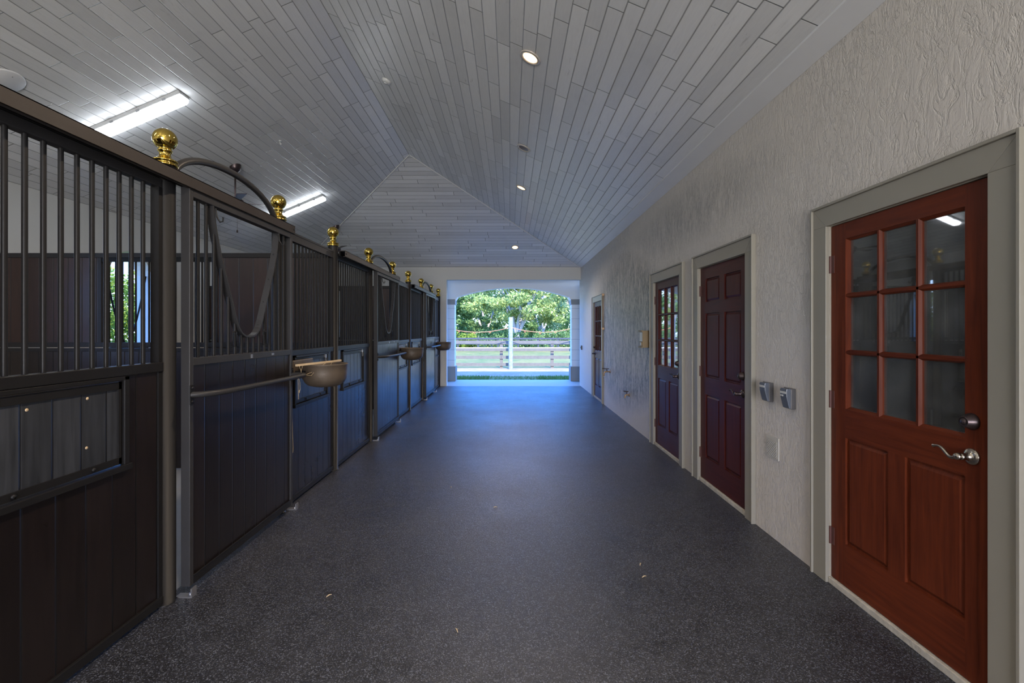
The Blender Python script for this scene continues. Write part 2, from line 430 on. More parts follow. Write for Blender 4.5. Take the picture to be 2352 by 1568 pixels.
# portico arch wall
AX0,AX1=-1.60,1.79; AY0,AY1=13.60,13.98; SP=2.36; CR=2.70
mb=MB()
cx=(AX0+AX1)/2; hw=(AX1-AX0)/2; sag=CR-SP-.04; R=(hw*hw+sag*sag)/(2*sag); zc=CR-R
pts=[(AX0,SP-.10),(AX0+.02,SP-.02),(AX0+.07,SP+.05)]
a0=math.asin((hw-.07)/R)
for i in range(25):
    t=-a0+2*a0*i/24; pts.append((cx+R*math.sin(t),zc+R*math.cos(t)))
pts+= [(AX1-.07,SP+.05),(AX1-.02,SP-.02),(AX1,SP-.10)]
for p,q in zip(pts,pts[1:]):
    if q[0]-p[0]>1e-4: mb.prism([p,q,(q[0],2.98),(p[0],2.98)],AY0,AY1,'y')
mb.box(-2.5,AX0,AY0,AY1,SP,2.98); mb.box(AX1,2.7,AY0,AY1,SP,2.98)
struct('wall_portico',mb,mat_portico)
for i,(x0,x1) in enumerate(((-2.5,AX0),(AX1,2.7))):
    mb=MB(); mb.box(x0,x1,AY0,AY1,.42,SP-.15); struct('wall_pier',mb,mat_siding)
    s0=x0-.0 if i==0 else x0-.02; s1=x1+.02 if i==0 else x1
    mb=MB(); mb.box(s0,s1,AY0-.02,AY1+.02,SP-.15,SP); mb.box(s0-(0 if i==0 else .01),s1+(.01 if i==0 else 0),AY0-.03,AY1+.03,0,.42)
    struct('trim_%d'%(4+i),mb,mat_band)

# ------------------------------------------------------------------ stable doors in the right wall
def strip_panel(mb,x,y0,y1,z0,z1,mi=0):
    """raised panel: recessed border with a bevelled field, facing -x; x = face of the stiles"""
    d=.013; m=.028
    mb.box(x+d,x+.03,y0,y1,z0,z1,mi)
    a=[(x+d,y0+.012,z0+.012),(x+d,y1-.012,z0+.012),(x+d,y1-.012,z1-.012),(x+d,y0+.012,z1-.012)]
    b2=[(x+.004,y0+m,z0+m),(x+.004,y1-m,z0+m),(x+.004,y1-m,z1-m),(x+.004,y0+m,z1-m)]
    mb.add(a+b2,[(4,7,6,5),(0,4,5,1),(1,5,6,2),(2,6,7,3),(3,7,4,0)],mi)
def lever(door,x,y,z,s,m,big=True):
    mb=MB(); mb.lathe([(.034,0),(.034,-.004),(.030,-.008),(.022,-.012),(.015,-.014),(.013,-.04),(.013,-.05),(.0,-.05)],(x,y,z),'x',24)
    pts=[];rs=[]
    for i in range(13):
        t=i/12; pts.append((x-.050,y+s*(.0+.118*t),z+.004*math.cos(t*9)-.010*math.sin(t*5.6)+.014*t*t)); rs.append(.0095-.005*t+(.004 if i==12 else 0))
    mb.tube(pts,rs,10); mb.lathe([(0,-.066),(.012,-.064),(.015,-.056),(.015,-.044),(.0,-.04)],(x,y+s*.004,z),'x',16)
    mb.build('lever_handle',m,door)
def deadbolt(door,x,y,z,m):
    mb=MB(); mb.lathe([(.034,0),(.034,-.005),(.030,-.010),(.021,-.036),(.019,-.038),(.017,-.036),(.011,-.0365),(.010,-.040),(0,-.040)],(x,y,z),'x',24)
    mb.box(x-.0415,x-.039,y-.0015,y+.0015,z-.006,z+.006)
    mb.build('deadbolt',m,door)
def make_door(n,y0,y1,kind,wood_,handle,hs,hm):
    d=thing('door_%d'%n,(0,0,0),kind='structure')
    cw=.112; fx=RW-.022
    # casing with outer back-band
    mb=MB()
    for (a,b2) in ((y0-cw,y0),(y1,y1+cw)):
        mb.box(fx,RW+.001,a,b2,0,DT+ (0)); 
    def bb(mb,*a): mb.box(*a)
    mb.prism([(y0-cw,DT+cw),(y1+cw,DT+cw),(y1,DT),(y0,DT)],fx,RW+.001,'x')
    mb.prism([(y0-cw,DT),(y0,DT),(y0-cw,DT+cw)],fx,RW+.001,'x'); mb.prism([(y1+cw,DT),(y1+cw,DT+cw),(y1,DT)],fx,RW+.001,'x')
    # thin mitre line
    mb.box(fx-.012,RW,y0-cw-.014,y0-cw,0,DT+cw+.014); mb.box(fx-.012,RW,y1+cw,y1+cw+.014,0,DT+cw+.014); mb.box(fx-.012,RW,y0-cw,y1+cw,DT+cw,DT+cw+.014)
    mb.build('casing',mat_case,d,.002)
    mb=MB(); mb.box(RW+.001,RW+.10,y0,y0+.003,.035,DT); mb.box(RW+.001,RW+.10,y1-.003,y1,.035,DT); mb.box(RW+.001,RW+.10,y0,y1,DT-.003,DT)
    mb.build('jamb',mat_jamb,d)
    mb=MB(); mb.box(RW-.008,RW+.13,y0,y1,0,.035); mb.build('threshold',mat_sill,d,.004)
    # leaf
    lx=RW+.008; lb=lx+.042; a=y0+.005; b2=y1-.005; st=.115; zb=.040; zt=DT-.006
    mb=MB()
    mb.box(lx,lb,a,a+st,zb,zt,0); mb.box(lx,lb,b2-st,b2,zb,zt,0)
    ia,ib=a+st,b2-st; mid=(ia+ib)/2
    if kind=='glazed':
        mb.box(lx,lb,ia,ib,zb,.275,1); mb.box(lx,lb,ia,ib,.87,1.03,1); mb.box(lx,lb,ia,ib,1.98,zt,1)
        mb.box(lx,lb,mid-.05,mid+.05,.275,.87,0)
        for p,q in ((ia,mid-.05),(mid+.05,ib)): strip_panel(mb,lx,p,q,.275,.87)
        gw=(ib-ia)/3; gh=.95/3
        for k in (1,2):
            mb.prism([(lx+.002,ia+gw*k-.006),(lx+.002,ia+gw*k+.006),(lx+.014,ia+gw*k+.014),(lb-.004,ia+gw*k+.014),(lb-.004,ia+gw*k-.014),(lx+.014,ia+gw*k-.014)],1.03,1.98,'z',0)
            zc2=1.03+gh*k
            mb.prism([(lx+.002,zc2-.006),(lx+.002,zc2+.006),(lx+.014,zc2+.014),(lb-.004,zc2+.014),(lb-.004,zc2-.014),(lx+.014,zc2-.014)],ia,ib,'y',1)
        # sloped beading round the glazing
        for zz,sg in ((1.03,1),(1.98,-1)): mb.prism([(lx+.004,zz),(lx+.016,zz+sg*.012),(lb-.004,zz+sg*.012),(lb-.004,zz)],ia,ib,'y',1)
        for yy,sg in ((ia,1),(ib,-1)): mb.prism([(lx+.004,yy),(lx+.016,yy+sg*.012),(lb-.004,yy+sg*.012),(lb-.004,yy)],1.03,1.98,'z',0)
    else:
        rows=((.257,.86),(1.025,1.63),(1.738,1.96)); zz=zb
        for r0,r1 in rows: mb.box(lx,lb,ia,ib,zz,r0,1); zz=r1; mb.box(lx,lb,mid-.05,mid+.05,r0,r1,0)
        mb.box(lx,lb,ia,ib,zz,zt,1)
        for r0,r1 in rows:
            for p,q in ((ia,mid-.05),(mid+.05,ib)): strip_panel(mb,lx,p,q,r0,r1)
    leafo=mb.build('door_leaf',wood_,d)
    if kind=='glazed':
        g=MB()
        for i in range(3):
            for j in range(3):
                g.box(lx+.022,lx+.026,ia+gw*i+.002,ia+gw*(i+1)-.002,1.03+gh*j+.002,1.03+gh*(j+1)-.002)
        g.build('glass_panes',mat_glass,leafo)
    hy=b2+.002 if hs>0 else a-.002
    for z in (.28,1.07,1.85):
        h=MB(); h.tube([(lx-.004,hy,z-.05),(lx-.004,hy,z+.05)],.0075,10); h.box(lx-.003,lx+.002,min(hy,hy-hs*.03),max(hy,hy-hs*.03),z-.05,z+.05)
        h.box(RW-.001,lx+.002,min(hy,hy+hs*.002),max(hy,hy+hs*.002),z-.05,z+.05)
        h.build('hinge',mat_hinge,d)
    ky=a+.085 if hs>0 else b2-.085
    lever(d,lx,ky,.958,hs,handle); deadbolt(d,lx,ky,1.10,hm)
    return d
make_door(1,*DY[0],'glazed',DW['orange'],mat_nickel,1,mat_bronze)
make_door(2,*DY[1],'panel',DW['maroon'],mat_bronze,1,mat_bronze)
make_door(3,*DY[2],'glazed',DW['maroon'],mat_bronze,1,mat_bronze)
make_door(4,*DY[3],'glazed',DW['maroon'],mat_bronze,-1,mat_bronze)

# arched openings of the left wall: closed lower leaf with a V-shaped bar
for n,(a,b2) in enumerate(WY):
    d=thing('door_%d'%(5+n),(0,0,0),kind='structure')
    mb=MB(); mb.box(LW-.10,LW-.06,a,b2,.02,1.22); mb.box(LW-.11,LW-.05,a,b2,1.17,1.23); mb.build('lower_leaf',mat_part,d)
    c=(a+b2)/2; mb=MB(); pts=[]
    for k in range(21):
        t=-1+2*k/20; pts.append((LW-.07,c+t*.36,1.25+1.05*abs(t)**1.5))
    mb.tube(pts,.012,8); mb.build('yoke_bar',mat_steel,d)

# ------------------------------------------------------------------ stall fronts
PZ=2.355
PY=[2.543,3.79,4.96]; PER=3.67
posts=[PY[0],PY[1],PY[2]]+[y+PER for y in PY]+[y+2*PER for y in PY[:2]]+[12.27]
posts=[1.29]+posts
fin=[(.059,0),(.061,.004),(.060,.010),(.052,.013),(.052,.019),(.060,.022),(.061,.027),(.058,.031),(.044,.037),(.034,.046),(.028,.057),(.0265,.068),(.029,.075),(.034,.078),(.035,.086),(.031,.090),(.028,.094)]
sr=.0585; sc=.1455
for i in range(15):
    pass
a0=math.acos(-(sc-.096)/sr)
for i in range(1,16):
    a=a0*(1-i/15); fin.append((max(0,sr*math.sin(a)),sc+sr*math.cos(a)))
plab=['dark round stall post at the left frame edge with a brass ball',
 'nearest round stall post with the largest brass ball, left of the first sliding door',
 'round stall post with brass ball at the far end of the first arched tube',
 'round stall post with brass ball just past the nearest feed bowl',
 'round stall post with brass ball just before the second arched tube',
 'round stall post with brass ball just past the second arched tube',
 'round stall post with brass ball behind the second feed bowl, no arch beside it',
 'round stall post with brass ball just before the third, farthest arched tube',
 'round stall post with brass ball just past the farthest arched tube',
 'last and smallest stall post with brass ball, against the far end wall']
p0=None
for i,y in enumerate(posts):
    if i==0:
        t=thing('stall_post',(SX,y,0)); p0=t
        mb=MB(); mb.lathe([(.054,0),(.054,.006),(.050,.006),(.050,PZ)],(0,0,0),'z',28)
        mb.build('post_pole',mat_steel,t)
        mb=MB(); mb.lathe([(r,h+PZ) for r,h in fin],(0,0,0),'z',32); f=mb.build('ball_finial',mat_brass,t); f['label']='polished brass ball finial'
    else:
        t=copy_tree(p0); t.location=(SX,y,0)
    tag(t,plab[i],'stall post','stall posts topped with brass balls')
# arched tubes
alab=['nearest arched tube over the first sliding stall door','middle arched tube over the second sliding stall door','farthest arched tube over the third sliding stall door']
for k in range(3):
    y0=PY[0]+.045+k*PER; y1=PY[1]-.045+k*PER; c=(y0+y1)/2; hw=(y1-y0)/2
    mb=MB(); pts=[(0,-hw*math.cos(t*PI/24)*1.0,2.26+.265*math.sin(t*PI/24)**.8) for t in range(25)]
    mb.tube([(p[0],p[1],p[2]) for p in pts],.021,12)
    o=mb.build('arched_tube',mat_rail); o.location=(SX,c,0)
    tag(o,alab[k],'arched tube','arched tubes over the stall doors')

BZ0,BZ1=1.30,2.225
def vz(d):
    pr=[(0,1.425),(.05,1.43),(.09,1.447),(.13,1.485),(.165,1.55),(.2,1.64),(.26,1.78),(.32,1.92),(.37,2.07),(.40,2.215)]
    d=abs(d)
    for (a,za),(b2,zb) in zip(pr,pr[1:]):
        if d<=b2: return za+(zb-za)*(d-a)/(b2-a)
    return 9
def hatch(par,y0,y1,x,knob,bowl):
    h=MB(); z0,z1=.83,1.25; t=.028
    # frame lip
    h.box(x,x+.022,y0,y0+t,z0,z1,0); h.box(x,x+.022,y1-t,y1,z0,z1,0); h.box(x,x+.022,y0,y1,z1-.018,z1,0); h.box(x-.0,x+.030,y0-.01,y1+.01,z0-.028,z0,0)
    fr=h.build('feed_hatch',mat_steel,par,.002)
    d=MB(); d.box(x-.012,x+.004,y0+t+.012,y1-t-.012,z0+.012,z1-.03,0); dl=d.build('hatch_panel',mat_hatch,par)
    e=MB(); a,b2=y0+t+.008,y1-t-.008; zz0,zz1=z0+.006,z1-.024
    e.box(x+.004,x+.012,a,b2,zz1-.035,zz1); e.box(x+.004,x+.012,a,b2,zz0,zz0+.03); e.box(x+.004,x+.012,a,a+.014,zz0,zz1); e.box(x+.004,x+.012,b2-.014,b2,zz0,zz1)
    for yy in (a+.2,b2-.15): e.lathe([(.009,0),(.009,.006),(0,.008)],(x+.012,yy,zz0+.015),'x',10)
    e.build('hatch_edging',mat_steel,fr)
    if knob==0:
        for yy,zz in ((1.803,1.164),(2.062,1.17),(2.058,.955)):
            q=MB(); q.lathe([(.0065,0),(.006,.002),(0,.0022)],(x+.004,yy,zz),'x',10); q.build('wood_plug',mat_stick,dl)
        return
    r=MB(); cy=b2-.035 if knob>0 else a+.035
    r.tube([(x+.02,cy+.018*math.cos(q*PI/8),zz1-.05+.03*math.sin(q*PI/8)) for q in range(17)],.003,6); r.box(x+.01,x+.024,cy-.012,cy+.012,zz1-.03,zz1+.004)
    r.build('latch_ring',mat_galv,fr)
def panel(y0,y1,hy,label,knob=1,covered=True):
    """fixed panel between posts: y0..y1 clear span"""
    t=thing('stall_screen',(0,0,0)); x0,x1=SX-.022,SX+.022
    if covered:
        mb=MB(); mb.box(x0,x1,y0,y1,2.225,2.27); mb.build('top_rail',mat_rail,t,.003)
        mb=MB(); mb.box(x0+.004,x1-.012,y0,y1,2.27,2.30); mb.build('shade_gap_strip',mat_black,t)  # black strip stands in for the shaded gap above the rail
    else:
        mb=MB(); mb.box(x0,x1,y0,y1,2.225,2.30); mb.box(x1,x1+.004,y0,y1,2.285,2.30); mb.build('top_rail',mat_rail,t,.003)
    mb=MB(); mb.box(x0,x1+.008,y0,y1,1.252,1.30); mb.build('middle_rail',mat_steel,t,.003)
    mb=MB(); mb.box(x0,x1+.006,y0,y1,.02,.062); mb.build('bottom_rail',mat_steel,t,.002)
    mb=MB()
    if hy:
        mb.box(SX-.014,SX+.014,y0,hy[0],.062,1.252); mb.box(SX-.014,SX+.014,hy[1],y1,.062,1.252); mb.box(SX-.014,SX+.014,hy[0],hy[1],.062,.83)
    else: mb.box(SX-.014,SX+.014,y0,y1,.062,1.252)
    mb.build('boards',mat_boards,t)
    for q in (y0+.012,y1-.012):
        mb=MB(); mb.box(x0,x1,q-.012,q+.012,.062,2.225); mb.build('side_frame',mat_steel,t)
    if hy: hatch(t,hy[0],hy[1],SX+.008,knob,0)
    n=max(2,round((y1-y0-.06)/.0725)); st=(y1-y0-.06)/n
    bar=None
    for i in range(n+1):
        yy=y0+.03+st*i
        if i in(0,n) : continue
        if bar is None:
            mb=MB(); mb.lathe([(.010,BZ0-.005),(.010,BZ1+.005)],(0,0,0),'z',12,close=False); bar=mb.build('grille_bar',mat_steel,t); o=bar
        else: o=bar.copy(); C.objects.link(o); o.parent=t
        o.location=(SX,yy,0)
    return tag(t,label,'stall screen','fixed barred stall screens')
lab_right={0:'nearest stall panel, cut by the left frame edge, with the big closed hatch',
 1:'barred stall panel with empty closed hatch, right of the nearest feed bowl',
 2:'barred stall panel with hatch just past the second feed bowl'}
lab_left={0:'barred stall panel behind the nearest feed bowl, past the first sliding door',
 1:'barred stall panel carrying the second feed bowl','x':'',
 2:'last narrow stall panel carrying the farthest feed bowl at the end wall'}
for k in range(3):
    s=(k)*PER
    a=1.34+s; b2=PY[0]-.05+s
    panel(a,b2,(1.51+s,2.27+s),lab_right[k],0 if k==0 else 1)
    a=PY[1]+.05+s; b2=PY[2]-.05+s
    if k==2: b2=12.22
    panel(a,b2,(4.02+s,4.77+s),lab_left[k],1,False)
# sliding doors
def sliding_door():
    t=thing('sliding_stall_door',(0,0,0)); x0,x1=-1.815,-1.765; xc=-1.79; y0,y1=2.593,3.82; w=.032
    for q in (y0,y1-w):
        mb=MB(); mb.box(x0,x1,q,q+w,.055,2.262); mb.build('stile',mat_rail,t,.003)
    mb=MB(); mb.box(x0,x1,y0+w,y1-w,2.212,2.262); mb.build('top_rail',mat_rail,t,.003)
    mb=MB(); mb.box(x0,x1,y0+w,y1-w,1.272,1.315); mb.build('middle_rail',mat_rail,t,.003)
    mb=MB(); mb.box(x0,x1,y0+w,y1-w,.055,.10); mb.box(x1-.002,x1+.004,y0+w,y1-w,.1,.106); mb.build('bottom_rail',mat_steel,t,.002)
    mb=MB(); mb.box(xc-.016,xc+.014,y0+w,y1-w,.10,1.272); mb.build('boards',mat_boards,t)
    c=(y0+y1)/2; n=15; st=(y1-y0-2*w)/(n+1)
    for i in range(1,n+1):
        yy=y0+w+st*i; z1=min(2.215,vz(yy-c)); mb=MB()
        mb.lathe([(.010,1.312),(.010,z1)],(0,0,0),'z',12,close=False); o=mb.build('grille_bar',mat_steel,t); o.location=(xc,yy,0)
    # yoke strip
    ds=[-.40+.8*i/60 for i in range(61)]
    P=[(c+d,vz(d)) for d in ds]; mb=MB(); vs=[];fs=[]
    for i,(yy,zz) in enumerate(P):
        a=P[max(0,i-1)]; b2=P[min(60,i+1)]; ty,tz=b2[0]-a[0],b2[1]-a[1]; L=math.hypot(ty,tz); ny,nz=-tz/L*.005,ty/L*.005
        vs+= [(xc-.022,yy-ny,zz-nz),(xc+.022,yy-ny,zz-nz),(xc+.022,yy+ny,zz+nz),(xc-.022,yy+ny,zz+nz)]
    for i in range(60):
        o=i*4
        for k in range(4): fs.append((o+k,o+(k+1)%4,o+4+(k+1)%4,o+4+k))
    mb.add(vs,fs,0,False); mb.build('yoke_strip',mat_rail,t)
    for s in (-1,1):
        mb=MB(); yy=c+s*.16
        mb.tube([(xc+.02,yy,1.46),(xc+.02,yy+s*.045,1.46),(xc+.02,yy+s*.05,1.37),(xc+.02,yy+s*.005,1.365),(xc+.02,yy,1.46)],.004,6); mb.build('yoke_latch',mat_steel,t)
        mb=MB(); yy=c+s*.385
        mb.tube([(xc+.024,yy,2.2),(xc+.032,yy,2.15),(xc+.045,yy+.01,2.12),(xc+.06,yy+.012,2.125),(xc+.062,yy+.012,2.15)],.005,6); mb.build('hook',mat_steel,t)
    # push bar bowed out from the door
    mb=MB(); pts=[(-1.765,y0+.012,1.112),(-1.72,y0+.03,1.112),(-1.685,y0+.08,1.112),(-1.665,y0+.16,1.112),(-1.652,y0+.3,1.112),(-1.640,y0+.6,1.112),(-1.635,y1-.16,1.112),(-1.637,y1-.08,1.112),(-1.665,y1-.03,1.112),(-1.73,y1-.012,1.112),(-1.765,y1-.012,1.112)]
    br=mb.tube(pts,.0165,12).build('bumper_bar',mat_rail,t)
    for q in (y0+.012,y1-.012):
        mb=MB(); mb.box(-1.765,-1.759,q-.014,q+.014,1.06,1.165)
        for z in (1.075,1.15): mb.lathe([(.007,0),(.007,.005),(0,.006)],(-1.759,q,z),'x',8)
        mb.build('bar_bracket',mat_steel,br)
    # hangers into the track
    for q in (y0+.18,y1-.18):
        mb=MB(); mb.box(xc-.004,xc+.004,q-.03,q+.03,2.262,2.285); mb.lathe([(.02,-.008),(.02,.008)],(xc,q,2.283),'x',12); mb.build('roller_hanger',mat_black,t)
    mb=MB(); mb.box(x1-.004,x1+.003,c+.0,c+.02,1.28,1.305); mb.box(x1-.004,x1+.003,c+.28,c+.31,1.285,1.3); mb.build('catch',mat_galv,t)
    return t
dlab=['nearest sliding stall door with a V-shaped opening in its bars','middle sliding stall door with a V-shaped opening in its bars','farthest sliding stall door with a narrow-looking V opening']
d0=sliding_door()
for k in range(3):
    t=d0 if k==0 else copy_tree(d0,None,PER*k)
    tag(t,dlab[k],'stall door','sliding stall doors with V openings')
# tracks
tlab=['longest overhead sliding track running out of the left frame edge','overhead sliding track above the middle stall door','overhead sliding track above the farthest stall door']
t0=None
for k in range(3):
    if k==0:
        t0=thing('door_track',(0,0,0)); t=t0
        mb=MB(); a,b2=1.345,3.845; xa,xb=-1.825,-1.755
        mb.box(xb-.004,xb,a,b2,2.252,2.318); mb.box(xa,xb,a,b2,2.312,2.318); mb.box(xa,xa+.004,a,b2,2.27,2.318); mb.box(xb-.022,xb,a,b2,2.252,2.257)
        mb.build('track_cover',mat_track,t,.001)
        mb=MB(); mb.box(xa+.006,xa+.016,a,b2,2.262,2.31); mb.build('inner_channel',mat_black,t)
        for q in (a+.03,b2-.025):
            mb=MB(); mb.lathe([(.008,0),(.008,.006),(0,.008)],(xb,q,2.287),'x',8); mb.build('end_bolt',mat_steel,t)
    else: t=copy_tree(t0,None,PER*k)
    tag(t,tlab[k],'sliding track','overhead sliding door tracks')
# floor guides
for k in range(3):
    for j,y in enumerate((2.60,3.86)):
        mb=MB(); mb.box(-1.835,-1.745,y-.02+PER*k,y+.02+PER*k,0,.008); mb.box(-1.753,-1.745,y-.02+PER*k,y+.02+PER*k,.008,.05)
        mb.lathe([(.008,.008),(.008,.02),(0,.022)],(-1.765,y+PER*k,0),'z',8)
        o=mb.build('floor_guide',mat_galv)
        tag(o,'small metal floor guide at the %s foot of the %s sliding stall door'%(('near','far')[j],('nearest','middle','farthest')[k]),'door guide','floor guides of the sliding doors')

# partitions between stalls
def partition(y,label):
    t=thing('stall_partition',(0,y,0)); xl,xr=LW+.005,SX-.052
    g0,g1=-4.33,-3.07
    def b(name,mat,*boxes,bev=0):
        mb=MB()
        for q in boxes: mb.box(*q)
        return mb.build(name,mat,t,bev)
    b('top_rail',mat_rail,(xl,xr,-.025,.025,2.232,2.28),bev=.003)
    b('grille_channel',mat_black,(g0+.03,g1-.03,-.015,.015,2.19,2.232))
    b('middle_rail',mat_rail,(xl,xr,-.022,.022,1.291,1.341),bev=.003); b('middle_rail',mat_rail,(xl,xr,-.022,.022,1.245,1.281),bev=.003)
    b('side_board_panel',mat_part,(xl,g0,-.014,.014,1.341,2.232)); b('side_board_panel',mat_part,(g1,xr,-.014,.014,1.341,2.232))
    b('lower_boards',mat_partlow,(xl,xr,-.016,.016,.02,1.245))
    b('divider_strip',mat_rail,(g0,g0+.035,-.02,.02,1.341,2.232)); b('divider_strip',mat_rail,(g1-.035,g1,-.02,.02,1.341,2.232))
    n=17; bar=None
    for i in range(1,n):
        x=g0+.035+(g1-g0-.07)*i/n
        if bar is None:
            mb=MB(); mb.lathe([(.009,1.339),(.009,2.20)],(0,0,0),'z',10,close=False); bar=mb.build('grille_bar',mat_steel,t); o=bar
        else: o=bar.copy(); C.objects.link(o); o.parent=t
        o.location=(x,0,0)
    tag(t,label,'partition','board and bar partitions between stalls'); return t
partition(4.96,'brown board partition with barred middle behind the nearest stall bars')
partition(8.63,'brown board partition seen through the V of the middle stall door')
partition(1.235,'board partition nearest the camera at the left frame edge')

# feed bowls
bl=['nearest and largest brown metal feed bowl, with a stick across it','brown metal feed bowl, second from the camera','smallest, farthest feed bowl beside the end wall']
def bowl():
    t=thing('feed_bowl',(-1.628,4.14,0))
    mb=MB(); r=.19
    prof=[(0,.975),(.09,.978),(.135,.99),(.165,1.015),(.182,1.05),(.188,1.10),(.190,1.165),(.196,1.172),(.192,1.178),(.184,1.170),(.182,1.10),(.174,1.055),(.158,1.022),(.13,1.0),(.085,.99),(0,.987)]
    mb.lathe(prof,(0,0,0),'z',48); mb.build('bowl',mat_bowl,t)
    mb=MB(); mb.box(-.202,-.186,-.2,.2,1.05,1.215); mb.build('back_plate',mat_bowl,t,.02)
    mb=MB(); mb.tube([(-.20,-.17,1.12),(-.14,-.15,1.12),(-.10,-.155,1.12)],.008,8); mb.tube([(-.20,.17,1.12),(-.14,.15,1.12),(-.10,.155,1.12)],.008,8); mb.build('swing_bracket',mat_steel,t)
    return t
b0=bowl()
for k in range(3):
    t=b0 if k==0 else copy_tree(b0,None,PER*k)
    tag(t,bl[k],'feed bowl','metal feed bowls on the stall fronts')
mb=MB(); A=Vector((-1.725,3.80,1.185)); B=Vector((-1.555,4.32,1.192)); d=(B-A).normalized(); s=Vector((d.y,-d.x,0))*.011; u=Vector((0,0,.008))
mb.add([A-s-u,A+s-u,A+s+u,A-s+u,B-s-u,B+s-u,B+s+u,B-s+u],[(0,1,2,3),(7,6,5,4),(0,4,5,1),(1,5,6,2),(2,6,7,3),(3,7,4,0)])
tag(mb.build('wooden_stick',mat_stick,None,.001),'pale flat wooden stick lying across the nearest feed bowl','stick')
mb=MB()
for pts in ([(-1.71,3.82,1.18),(-1.70,3.84,1.12),(-1.69,3.87,1.10),(-1.66,3.97,1.12),(-1.62,4.08,1.17),(-1.60,4.12,1.19)],[(-1.70,3.86,1.19),(-1.71,3.84,1.11),(-1.66,3.93,1.09),(-1.63,3.99,1.15)],
            [(-1.735,3.85,1.08),(-1.737,3.86,.99),(-1.733,3.855,.95),(-1.738,3.87,.9)],[(-1.58,4.2,1.2),(-1.59,4.17,1.16),(-1.63,4.14,1.10)],[(-1.73,3.84,1.1),(-1.728,3.87,1.04),(-1.735,3.89,.97)]):
    mb.tube(pts,.0018,5)
mb.lathe([(.002,-.014),(.005,0),(.002,.012)],(-1.735,3.875,.965),'z',8)
tag(mb.build('hay_strands',mat_twine),'loose straw coloured strands tangled at the rim of the nearest feed bowl','strands',None,'stuff')
mb=MB(); mb.tube([(-1.80,3.872,.95),(-1.80,3.872,.7),(-1.80,3.87,.50),(-1.80,3.875,.46),(-1.80,3.90,.455),(-1.80,3.905,.5),(-1.80,3.895,.6),(-1.80,3.885,.8),(-1.80,3.88,.95)],.0022,5)
tag(mb.build('hanging_twine',mat_twine),'thin loop of twine hanging below the nearest feed bowl','twine')

for x,y,a in ((-.12,3.90,.2),(.82,2.95,1.1),(.80,2.80,.5),(-.26,2.30,2.0),(-1.0,2.6,.9),(-.55,4.4,1.5)):
    mb=MB(); mb.tube([(-.016*math.cos(a),-.016*math.sin(a),0),(0,.003,.003),(.016*math.cos(a),.016*math.sin(a),0)],[.0025,.0035,.002],6)
    o=mb.build('straw_piece',mat_twine); o.location=(x,y,.003); tag(o,'tiny pale bit of straw lying on the dark aisle floor','straw','bits of straw on the aisle floor')
# ------------------------------------------------------------------ right wall fittings
def boxcover(y,z,label,two):
    t=thing('outlet_cover',(RW,y,z)); w,h=.038,.067
    mb=MB(); mb.box(-.035,0,-w,w,-h,h); mb.build('back_box',mat_greybox,t,.004)
    mb=MB(); mb.prism([(-.034,-h*.98),(-.045,-h*.9),(-.062,h*.2),(-.064,h*.8),(-.060,h),(-.034,h)],-w*.96,w*.96,'y'); mb.build('hinged_lid',mat_bluelid,t,.003)
    mb=MB(); mb.box(-.066,-.0635,-w*.85,w*.85,h*.5,h*.72)
    if two: mb.box(-.0655,-.063,0,w*.85,h*.22,h*.38)
    mb.build('paper_label',mat_label,t); mb=MB(); mb.tube([(-.036,-.03,h),(-.036,.03,h)],.005,8); mb.build('lid_hinge',mat_greybox,t)
    tag(t,label,'outlet cover','weatherproof outlet covers')
boxcover(3.36,1.03,'grey outlet cover nearer the six-panel door, with one label strip',False)
boxcover(3.10,1.02,'grey outlet cover nearer the orange door, with two label strips',True)
t=thing('wall_plate',(RW,3.33,.64)); mb=MB(); mb.box(-.008,0,-.078,.078,-.078,.078); mb.build('plate_frame',mat_plate,t,.002)
mb=MB(); mb.box(-.0095,-.007,-.062,.062,-.066,.05); mb.box(-.0105,-.009,-.06,.06,.053,.056)
for i in range(11):
    q=-.095+.019*i; y0=max(-.06,q-.055); y1=min(.06,q+.055)
    p0_=(y0,-.062+(y0-(q-.055))); p1_=(y1,-.062+(y1-(q-.055)))
    if p1_[0]-p0_[0]>.01: mb.tube([(-.0105,-p0_[0],p0_[1]),(-.0105,-p1_[0],min(.045,p1_[1]))],.0022,5)
mb.lathe([(.004,0),(.004,-.003),(0,-.004)],(-.0095,0,-.045),'x',8); mb.build('ribbed_lid',mat_plate,t)
tag(t,'small wall-coloured ribbed plate low on the wall below the outlet covers','wall plate')
t=thing('wall_box',(RW,6.37,1.35)); mb=MB(); mb.box(-.088,0,-.075,.075,-.115,.115); mb.build('casing',mat_tan,t,.004)
mb=MB(); mb.box(-.104,-.088,-.078,.078,.10,.118); mb.box(-.104,-.088,-.078,.078,-.118,-.10); mb.box(-.101,-.088,-.06,.01,-.09,-.04); mb.build('front_rim',mat_tan,t)
mb=MB(); mb.box(-.103,-.101,-.05,.0,-.085,-.045); mb.box(-.0895,-.088,-.06,.06,-.03,.09); mb.build('front_label',mat_white,t)
tag(t,'tan box mounted on the wall left of the farther glazed door','wall box')
def spigot(y,z,s,label):
    t=thing('wall_spigot',(RW,y,z)); mb=MB()
    mb.lathe([(.028,0),(.028,-.006),(.012,-.01)],(0,0,0),'x',14); mb.tube([(0,0,0),(-.07*s,0,0),(-.10*s,0,-.01),(-.115*s,0,-.035),(-.115*s,0,-.085*s)],.013,10); mb.build('spout',mat_brass2,t)
    mb=MB(); mb.tube([(-.06*s,0,.01),(-.06*s,0,.05)],.008,8); mb.tube([(-.02*s,.0,.052),(-.08*s,0,.052),(-.15*s,0,.06)],.008,8); mb.build('valve_handle',mat_bronze,t)
    tag(t,label,'spigot')
spigot(8.75,.70,1.0,'wall spigot with a long lever beside the farthest door')
